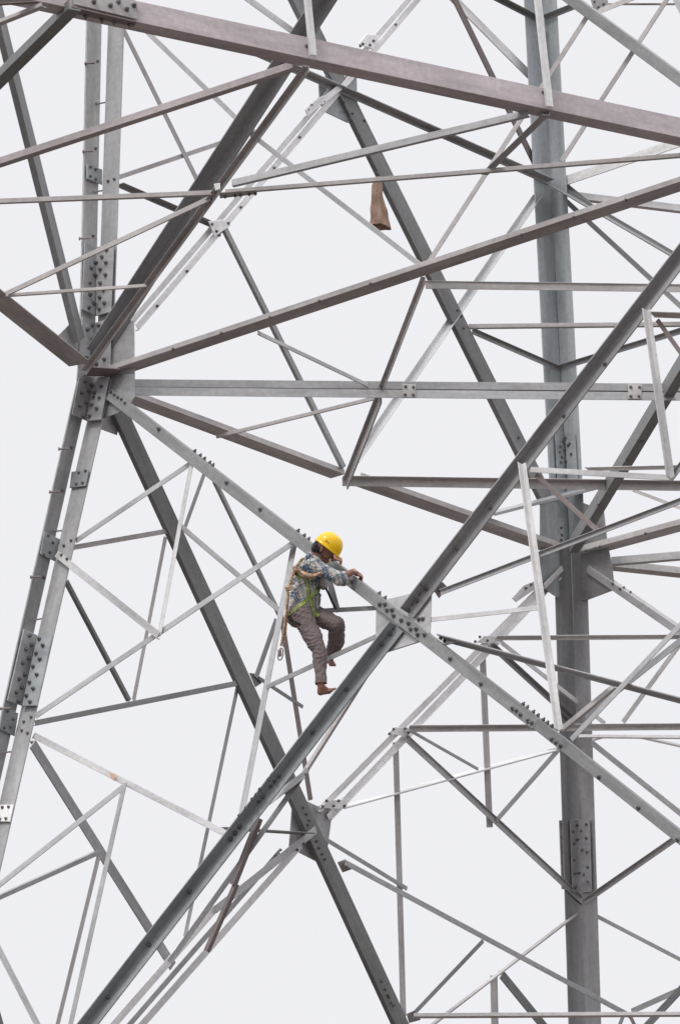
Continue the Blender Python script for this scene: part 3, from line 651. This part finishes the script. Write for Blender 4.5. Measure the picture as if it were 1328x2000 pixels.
body = [
 cap(hd(-.015, 0, .02), .088, hd(.015, 0, .02), .083), cap(hd(.02, 0, -.03), .066, hd(.045, 0, -.085), .034),
 cap(hd(.085, 0, -.005), .012, hd(.112, 0, -.033), .014),               # nose
 cap(hd(.078, .03, .018), .016, hd(.078, -.03, .018), .016),            # brow
 cap(hd(.085, .014, -.063), .011, hd(.085, -.014, -.063), .011), cap(hd(.082, .012, -.076), .010, hd(.082, -.012, -.076), .010),
 cap(hd(.062, .038, -.025), .020, hd(.05, .045, -.045), .016), cap(hd(.062, -.038, -.025), .020, hd(.05, -.045, -.045), .016),
 cap(hd(-.01, -.083, .0), .015, hd(-.008, -.080, -.035), .010), cap(hd(-.01, .083, .0), .015, hd(-.008, .080, -.035), .010),
 cap(hd(-.03, 0, -.04), .052, nek, .058), cap(nek, .062, che, .105),
 cap(che, .115, wai, .105), cap(wai, .105, pel, .115), cap(shF, .06, shN, .06), cap(shN, .055, che, .10), cap(shF, .055, che, .10),
 cap(pel, .10, hipN, .085), cap(pel, .10, hipF, .085),
 cap(hipN, .078, kneeN, .054), cap(kneeN, .052, kneeN.lerp(ankN, .35), .050), cap(kneeN.lerp(ankN, .35), .050, ankN, .032),
 cap(hipF, .078, kneeF, .056), cap(kneeF, .054, kneeF.lerp(ankF, .35), .050), cap(kneeF.lerp(ankF, .35), .050, ankF, .032),
 cap(shN, .048, elN, .038), cap(elN, .038, elN.lerp(wrN, .3), .036), cap(elN.lerp(wrN, .3), .036, wrN, .024),
 cap(shF, .046, elF, .036), cap(elF, .036, wrF, .024),
]
# near foot: heel low left, toes up on the brace
hel, bal, toe = q3(626, 1352, .62), q3(642, 1350, .60), q3(651, 1346, .58)
body += [cap(ankN, .032, hel, .030), cap(hel, .027, bal, .024), cap(ankN, .030, bal, .022), cap(bal, .026, toe, .012)]
for k in range(5):
    s_ = fw*(.02-.01*k)*1.3
    body.append(cap(bal+s_, .011, toe+s_+(RT*.5+UP*.1).normalized()*(.018-.002*k), .0095 if k else .011))
heF, baF, toF = q3(641, 1290, .10), q3(647, 1294, .16), q3(650, 1297, .20)
body += [cap(ankF, .030, heF, .028), cap(ankF, .028, baF, .026), cap(baF, .026, toF, .014)]
for k in range(5):
    s_ = RT*(.022-.011*k); body.append(cap(baF+s_, .010, toF+s_-UP*.012-fw*.01, .009))
# hands gripping the upper flange
def hand(wr, palm, tipdir, side, drop, r=.0088):
    body.append(cap(wr, .023, palm, .024)); body.append(cap(palm-side*.022, .015, palm+side*.022, .015))
    for k, (o_, L_) in enumerate(((-.030, .030), (-.011, .036), (.009, .034), (.028, .026))):
        k0 = palm+side*o_+tipdir*.020; k1 = k0+tipdir*L_; k2 = k1+drop*.026; k3 = k2+(drop-tipdir*.5).normalized()*.020
        body.extend([cap(palm+side*o_*.6, .012, k0, r+.001), cap(k0, r+.001, k1, r), cap(k1, r, k2, r-.0005), cap(k2, r-.0005, k3, r-.001)])
    t0 = palm-side*.030-tipdir*.012; t1 = t0-side*.020+tipdir*.020+drop*.008; t2 = t1+tipdir*.018+drop*.020
    body.extend([cap(palm-side*.012-tipdir*.015, .014, t0, .013), cap(t0, .012, t1, .0105), cap(t1, .0105, t2, .009)])
hand(wrN, q3(696, 1120, .30), (RT*.85-UP*.35+fw*.35).normalized(), (fw*.55+UP*.35-RT*.2).normalized()*-1, (-UP+fw*.25).normalized())
hand(wrF, q3(655, 1090, .02), (RT*.8-UP*.25-fw*.1).normalized(), (fw*.8+UP*.4).normalized()*-1, (-UP-fw*.35).normalized())
body_o = add('body', blob_mesh('body', body, .0055, 3), SKIN, MAN)

def wr(scale, amp, seed=0, ax=None, fr=0):
    def f(co, n):
        p = co*scale*.8 + Vector((seed, seed*2.3, 0)); a = noise.noise(p)*.5
        q = Vector((co.x*scale*1.8, co.y*scale*1.8, co.z*scale*1.8+seed)); a += (abs(noise.noise(q))-.25)*.7
        return a*amp
    return f
def folds(A_, B_, amp, n_f, seed):
    d = (B_-A_); L_ = d.length; d = d/L_
    def g(co, n):
        t_ = (co-A_).dot(d)/L_; wob = noise.noise(co*14+Vector((seed, 0, 0)))*.9
        return math.sin((t_*n_f+wob)*6.283)*amp*max(0, min(1, 1.4-abs(t_-.5)))*(.4+.6*abs(noise.noise(co*9+Vector((0, seed, 0))))*2)
    return g
def diag(A_, B_, amp, n_f, seed):
    """slanting folds that break up along and around the limb"""
    d = (B_-A_); L_ = d.length; d = d/L_; e = d.cross(fw).normalized()
    def g(co, n):
        v = co-A_; t_ = v.dot(d)/L_; u_ = v.dot(e)/.1
        wob = noise.noise(co*8+Vector((seed, 0, 0)))*1.3
        m_ = max(0, noise.noise(co*6+Vector((0, seed, 0)))+.35)
        s_ = math.sin((t_*n_f + u_*.55*math.sin(seed+t_*5) + wob)*6.283)
        return (1-abs(s_))**1.5*amp*2.2*m_ - amp*.5
    return g
def comb(*fs): return lambda co, n: sum(f(co, n) for f in fs)
# trousers
tro = [cap(pel+(wai-pel)*.25, .118, pel, .125), cap(pel, .122, hipN, .100), cap(pel, .118, hipF, .098), cap(q3(580, 1206, .26), .095, q3(600, 1202, .24), .105),
       cap(hipN, .098, kneeN, .070), cap(kneeN, .070, kneeN.lerp(ankN, .5), .058), cap(kneeN.lerp(ankN, .5), .058, kneeN.lerp(ankN, .95), .052),
       cap(hipF, .092, kneeF, .074), cap(kneeF, .074, q3(657, 1250, .24), .078), cap(q3(657, 1250, .24), .078, q3(648, 1276, .15), .054)]
def cut_below(me, planes):
    bm = bmesh.new(); bm.from_mesh(me)
    kill = [v for v in bm.verts if any((v.co-c).dot(n) > 0 and (v.co-c).length < rad for c, n, rad in planes)]
    bmesh.ops.delete(bm, geom=kill, context='VERTS'); bm.to_mesh(me); bm.free(); return me
tm = blob_mesh('trousers', tro, .007, 3, comb(wr(9, .016, 3), diag(hipN, ankN, .0045, 9, 5), diag(hipF, kneeF, .004, 5, 9)))
dN = (ankN-kneeN).normalized(); dF = (ankF-kneeF).normalized()
tm = cut_below(tm, [(ankN-dN*.02, dN, .13), (ankF-dF*.02, dF, .10)])
tro_o = add('trousers', tm, TRO, MAN)
# shirt
shi = [cap(nek+(che-nek)*.12, .066, che, .122), cap(che, .126, wai, .122), cap(wai, .124, wai.lerp(pel, .72), .126), cap(shF, .070, shN, .072), cap(shN, .068, che, .112), cap(shF, .066, che, .11),
       cap(shN, .068, shN.lerp(elN, .5), .062), cap(shN.lerp(elN, .5), .062, elN, .064), cap(elN-UP*.008, .064, q3(673, 1132, .44), .056), cap(shF, .058, elF, .052),
       cap(q3(622, 1128, .28), .07, q3(633, 1146, .26), .030), cap(q3(612, 1165, .27), .07, q3(616, 1186, .25), .045)]
sm_ = blob_mesh('shirt', shi, .007, 3, comb(wr(10, .018, 11), diag(che, pel, .006, 5, 2), diag(shN, elN, .006, 4, 7)))
da = (wrN-elN).normalized()
sm_ = cut_below(sm_, [(q3(676, 1128, .42), (RT*.86+UP*.42+fw*.2).normalized(), .12), (nek+(nek-che).normalized()*.045, (nek-che).normalized(), .1)])
shi_o = add('shirt', sm_, PLAID, MAN)
cn = (RT*.86+UP*.42+fw*.2).normalized(); cuff = blob_mesh('cuff', [cap(q3(668, 1131, .45), .066, q3(674, 1129, .44), .064)], .006, 2, wr(16, .008, 4))
cuff = cut_below(cuff, [(q3(677, 1127, .42), cn, .12), (q3(667, 1134, .45), -cn, .14)]); add('cuff', cuff, PLAID, shi_o)
col_ = blob_mesh('collar', [cap(nek+(che-nek)*.05-fw*.03, .05, nek+(che-nek)*.05+fw*.03, .05), cap(q3(606, 1084, .23), .030, q3(620, 1093, .30), .028), cap(q3(601, 1092, .22), .035, q3(606, 1084, .25), .03)], .006, 2, wr(20, .008, 8))
add('collar', col_, PLAID, shi_o)
hair = blob_mesh('hair', [cap(hd(-.030, 0, .0), .081, hd(-.052, 0, -.035), .055), cap(hd(-.06, -.02, -.04), .040, hd(-.05, .02, -.05), .038)], .006, 1, wr(40, .010, 1))
add('hair', hair, HAIR, MAN)
# helmet
def helmet():
    me = bpy.data.meshes.new('helmet'); bm = bmesh.new(); N_, Rr = 48, 14; c = hd(.008, 0, .030)
    rings = []
    for i in range(Rr+1):
        ph = i/Rr*math.pi/2; row = []
        for j in range(N_):
            th = 2*math.pi*j/N_; cx = math.cos(th); sy = math.sin(th)
            a = .124 if cx > 0 else .122; b = .103
            rr = math.cos(ph)**.82; hgt = .128*math.sin(ph)**.95
            rid = .004*math.exp(-(sy*b*rr/.012)**2)*math.sin(ph) + .003*math.exp(-((abs(sy*b*rr)-.035)/.008)**2)*math.sin(ph)
            row.append(bm.verts.new(c + HX*(a*cx*rr) + HY*(b*sy*rr) + HZ*(hgt+rid)))
        rings.append(row)
    # brim below the dome edge, longer at the front
    e1, e2 = [], []
    for j in range(N_):
        th = 2*math.pi*j/N_; cx = math.cos(th); sy = math.sin(th)
        fr = max(0, cx)**2; o_ = .010+.030*fr
        e1.append(bm.verts.new(c + HX*((.124+o_)*cx) + HY*((.103+.010)*sy) + HZ*(-.010-.012*fr)))
        e2.append(bm.verts.new(c + HX*(.116*cx) + HY*(.096*sy) + HZ*(-.012)))
    for a_, b_ in [(e2, e1), (e1, rings[0])]+[(rings[i], rings[i+1]) for i in range(Rr-1)]:
        for j in range(N_): bm.faces.new((a_[j], a_[(j+1) % N_], b_[(j+1) % N_], b_[j]))
    bm.faces.new(rings[Rr-1])
    ins = []
    for i in range(0, Rr, 2):
        ph = i/Rr*math.pi/2; ins.append([bm.verts.new(c + HX*(.116*math.cos(2*math.pi*j/N_)*math.cos(ph)) + HY*(.096*math.sin(2*math.pi*j/N_)*math.cos(ph)) + HZ*(.118*math.sin(ph)-.004)) for j in range(N_)])
    for a_, b_ in [(ins[0], e2)]+[(ins[i+1], ins[i]) for i in range(len(ins)-1)]:
        for j in range(N_): bm.faces.new((a_[j], a_[(j+1) % N_], b_[(j+1) % N_], b_[j]))
    for v in rings[Rr]:
        if v.is_valid and not v.link_faces: bm.verts.remove(v)
    bmesh.ops.recalc_face_normals(bm, faces=bm.faces); bm.to_mesh(me); bm.free()
    for f in me.polygons: f.use_smooth = True
    return me
hel_o = add('helmet', helmet(), YEL, MAN)
def surf(mesh_objs, x, y, lift, fallback):
    from mathutils.bvhtree import BVHTree
    best = None; r = ray((x, y))
    for o in mesh_objs:
        if o.name not in BV: BV[o.name] = BVHTree.FromPolygons([MW[o.name] @ v.co for v in o.data.vertices], [tuple(p.vertices) for p in o.data.polygons])
        h = BV[o.name].ray_cast(CAM, r)
        if h[0] is not None and (best is None or h[3] < best[1]): best = (h[0]-r*lift, h[3], h[1])
    return best[0] if best else q3(x, y, fallback)
BV = {}
def catmull(P_, n):
    out_ = []
    for i in range(len(P_)-1):
        p0, p1, p2, p3 = P_[max(i-1, 0)], P_[i], P_[i+1], P_[min(i+2, len(P_)-1)]
        for k in range(n):
            t_ = k/n; out_.append(.5*((2*p1)+(-p0+p2)*t_+(2*p0-5*p1+4*p2-p3)*t_**2+(-p0+3*p1-3*p2+p3)*t_**3))
    return out_+[P_[-1]]
def ribbon(name, pts_, wd, mat, parent, objs, lift=.007, fb=.35, n=5):
    P2 = catmull([Vector((x, y, 0)) for x, y in pts_], n); me = bpy.data.meshes.new(name); bm = bmesh.new(); rows = []
    for i, p in enumerate(P2):
        d = (P2[min(i+1, len(P2)-1)]-P2[max(i-1, 0)]).normalized(); s_ = Vector((-d.y, d.x, 0))*wd/2
        row = []
        for k in (-1, 0, 1):
            q = surf(objs, p.x+s_.x*k, p.y+s_.y*k, lift, fb); row.append(q)
        m_ = row[1]
        row = [m_+(row[0]-m_), m_, row[2]]
        vf = [bm.verts.new(q) for q in row]; vb = [bm.verts.new(q+fw*.004) for q in row]; rows.append((vf, vb))
    for (a, ab), (b, bb) in zip(rows, rows[1:]):
        for k in (0, 1):
            bm.faces.new((a[k], a[k+1], b[k+1], b[k])); bm.faces.new((ab[k+1], ab[k], bb[k], bb[k+1]))
        bm.faces.new((a[0], b[0], bb[0], ab[0])); bm.faces.new((b[2], a[2], ab[2], bb[2]))
    bmesh.ops.recalc_face_normals(bm, faces=bm.faces); bm.to_mesh(me); bm.free()
    return add(name, me, mat, parent)
OB = [shi_o, tro_o]
hs1 = ribbon('harness_strap', [(597, 1126), (601, 1144), (603, 1163), (609, 1180), (614, 1197)], 5.5, GREEN, MAN, OB)
ribbon('harness_strap', [(562, 1200), (580, 1186), (602, 1170), (617, 1157), (626, 1145)], 7.5, GREEN, MAN, OB)
ribbon('harness_strap', [(575, 1118), (583, 1125), (593, 1128)], 6, GREEN, MAN, OB)
ribbon('harness_strap', [(590, 1092), (583, 1102), (576, 1114)], 5, GREEN, MAN, OB)
ribbon('harness_strap', [(614, 1197), (618, 1202), (622, 1198)], 7, GREEN, MAN, OB, lift=.012)
ribbon('belt', [(561, 1198), (566, 1209), (576, 1216), (586, 1220)], 5, BLACK, MAN, OB)
ribbon('loose_strap', [(636, 1148), (643, 1162), (649, 1176), (656, 1190)], 4.5, BLACK, MAN, [], fb=.3)
# small dark print on the helmet side
lg = bpy.data.meshes.new('helmet_print'); bm = bmesh.new()
def decal(poly):
    vs1 = [bm.verts.new(surf([hel_o], x, y, .0025, .3)) for x, y in poly]; bm.faces.new(vs1)
for k in range(5): decal([(635.2+k*1.7, 1055.4+k*.95), (636.4+k*1.7, 1056.1+k*.95), (636.0+k*1.7, 1057.6+k*.95), (634.8+k*1.7, 1056.9+k*.95)])
decal([(638.6, 1053.6), (640.2, 1056.6), (637.9, 1055.6)])
bm.to_mesh(lg); bm.free(); add('printed_emblem', lg, DARKM, hel_o)
chin = ribbon('chin_strap', [(622, 1067), (624, 1078), (632, 1090)], 1.6, BLACK, hel_o, [body_o], lift=.004)
wb = blob_mesh('wristband', [cap(wrN-da*.004, .027, wrN+da*.004, .027)], .005, 1); add('wristband', wb, ROPE, MAN)

# ------------------------------------------------------------------ rope lanyard with hook
LAN = thing('rope_lanyard', 'orange-brown twisted rope wound round the worker and hanging behind him to a metal hook', 'rope', q3(550, 1262, .36))
def rope_mesh(name, P_, r, n=6, seg=8, twist=60):
    C_ = catmull(P_, n); me = bpy.data.meshes.new(name); bm = bmesh.new(); rows = []; up_ = fw.copy(); L_ = 0
    for i, p in enumerate(C_):
        d = (C_[min(i+1, len(C_)-1)]-C_[max(i-1, 0)]).normalized(); s_ = d.cross(up_).normalized(); v_ = s_.cross(d)
        if i: L_ += (p-C_[i-1]).length
        rows.append([bm.verts.new(p+(s_*math.cos(a)+v_*math.sin(a))*r*(1+.11*math.cos(3*(a-L_*twist)))) for a in [2*math.pi*k/seg for k in range(seg)]])
    for a, b in zip(rows, rows[1:]):
        for k in range(seg): bm.faces.new((a[k], a[(k+1) % seg], b[(k+1) % seg], b[k]))
    bm.faces.new(rows[0]); bm.faces.new(rows[-1]); bmesh.ops.recalc_face_normals(bm, faces=bm.faces); bm.to_mesh(me); bm.free()
    for f in me.polygons: f.use_smooth = True
    return me
def on(pts_, lift=.016, fb=.36): return [surf(OB, x, y, lift, fb) for x, y in pts_]
def rp(pts_, r=.0125, n=8, lift=.016): return add('rope', rope_mesh('rope', on(pts_, lift), r, n, 9), ROPE, LAN)
rp([(574, 1107), (583, 1113), (594, 1119), (606, 1123), (618, 1122), (628, 1119)])
rp([(573, 1110), (583, 1119), (594, 1125), (606, 1127), (616, 1126)], lift=.012)
rp([(576, 1112), (586, 1116), (597, 1123), (609, 1125), (622, 1122)], lift=.026)
LM = [q3(593, 1090, .33), q3(584, 1100, .34), q3(577, 1110, .35), q3(570, 1128, .36), q3(566, 1142, .36), q3(562, 1152, .36)]
add('rope', rope_mesh('rope', LM, .014, 7, 9), ROPE, LAN)
add('knot', blob_mesh('knot', [cap(q3(559, 1148, .37), .014, q3(567, 1147, .37), .013), cap(q3(561, 1153, .37), .014, q3(567, 1151, .375), .012)], .004, 2, wr(60, .006)), ROPE, LAN)
add('rope', rope_mesh('rope', [q3(562, 1152, .37), q3(561, 1175, .38), q3(558.5, 1200, .38), q3(555.5, 1225, .37), q3(552, 1245, .36), q3(549, 1262, .36)], .0105, 9, 9), ROPE, LAN)
add('rope', rope_mesh('rope', [q3(564, 1156, .36), q3(562.5, 1180, .37), q3(560, 1205, .36), q3(558, 1230, .35), q3(557.5, 1248, .35), q3(556, 1258, .35)], .0098, 9, 9), ROPE, LAN)
def loop(name, P_, r, mat, parent): return add(name, rope_mesh(name, P_+[P_[0]], r, 6, 8, 0), mat, parent)
loop('ring', [q3(553, 1258, .35), q3(556, 1255, .35), q3(559, 1259, .35), q3(557.5, 1264, .35), q3(554, 1263, .35)], .004, STL, LAN)
hk = loop('hook', [q3(547, 1266, .36), q3(552, 1268, .36), q3(552.5, 1278, .36), q3(550, 1287, .36), q3(546, 1289, .36), q3(543.3, 1285, .36), q3(544, 1275, .36)], .0055, STL, LAN)
add('hook_gate', blob_mesh('hook_gate', [cap(q3(546, 1270, .365), .017, q3(546.5, 1279, .365), .018)], .004, 1), STL, hk)

# ------------------------------------------------------------------ brown cloth hanging from the frame
CL = cloth_mat('brown_cloth', (.37, .25, .19), bscale=50, var=.12)
def hang_cloth():
    me = bpy.data.meshes.new('hanging_cloth'); bm = bmesh.new(); rows = []; P = PL['LRu']
    prof_ = [(345, 733, 742, .02), (362, 727, 746, .03), (382, 725.5, 748.5, .045), (402, 725, 751, .05), (422, 724, 756, .07), (434, 723, 760, .08), (443, 724, 762, .085)]
    zc = (pt((740, 400), P, .3)-CAM).dot(fw)
    def at(x, y, d): r = ray((x, y)); return CAM+r*((zc-d)/r.dot(fw))
    NS = 36; seq = []
    for a, b in zip(prof_, prof_[1:]):
        for k in range(5): seq.append(tuple(a[i]+(b[i]-a[i])*k/5 for i in range(4)))
    seq.append(prof_[-1])
    for (y, xl, xr, dp) in seq:
        row = []; t_ = (y-345)/101
        for j in range(NS):
            a = 2*math.pi*j/NS; cx = math.cos(a); sy = math.sin(a)
            f = 1 + .16*math.sin(a*4+t_*2.5)*t_ + .06*math.sin(a*9-t_*7) + .26*noise.noise(Vector((cx*2.2, sy*2.2, t_*4))) - .16*t_*math.exp(-((a-5.3)/.22)**2)
            slope = 12*(cx*.5+.5)*t_*t_
            row.append(bm.verts.new(at((xl+xr)/2+(xr-xl)/2*cx*f, y+slope*.5-2*t_-dp*sy*f*75*t_, dp*sy*f)))
        rows.append(row)
    for a, b in zip(rows, rows[1:]):
        for j in range(NS): bm.faces.new((a[j], a[(j+1) % NS], b[(j+1) % NS], b[j]))
    bm.faces.new(rows[0]); bmesh.ops.recalc_face_normals(bm, faces=bm.faces)
    org = at(740, 448, 0)
    for v in bm.verts: v.co -= org
    bm.to_mesh(me); bm.free()
    for f in me.polygons: f.use_smooth = True
    me.materials.append(CL); o = bpy.data.objects.new('hanging_cloth', me); COL.objects.link(o); o.location = org
    s_ = o.modifiers.new('thick', 'SOLIDIFY'); s_.thickness = .006
    o['label'] = 'rolled brown cloth hanging down beside a dark upper brace'; o['category'] = 'cloth'
hang_cloth()
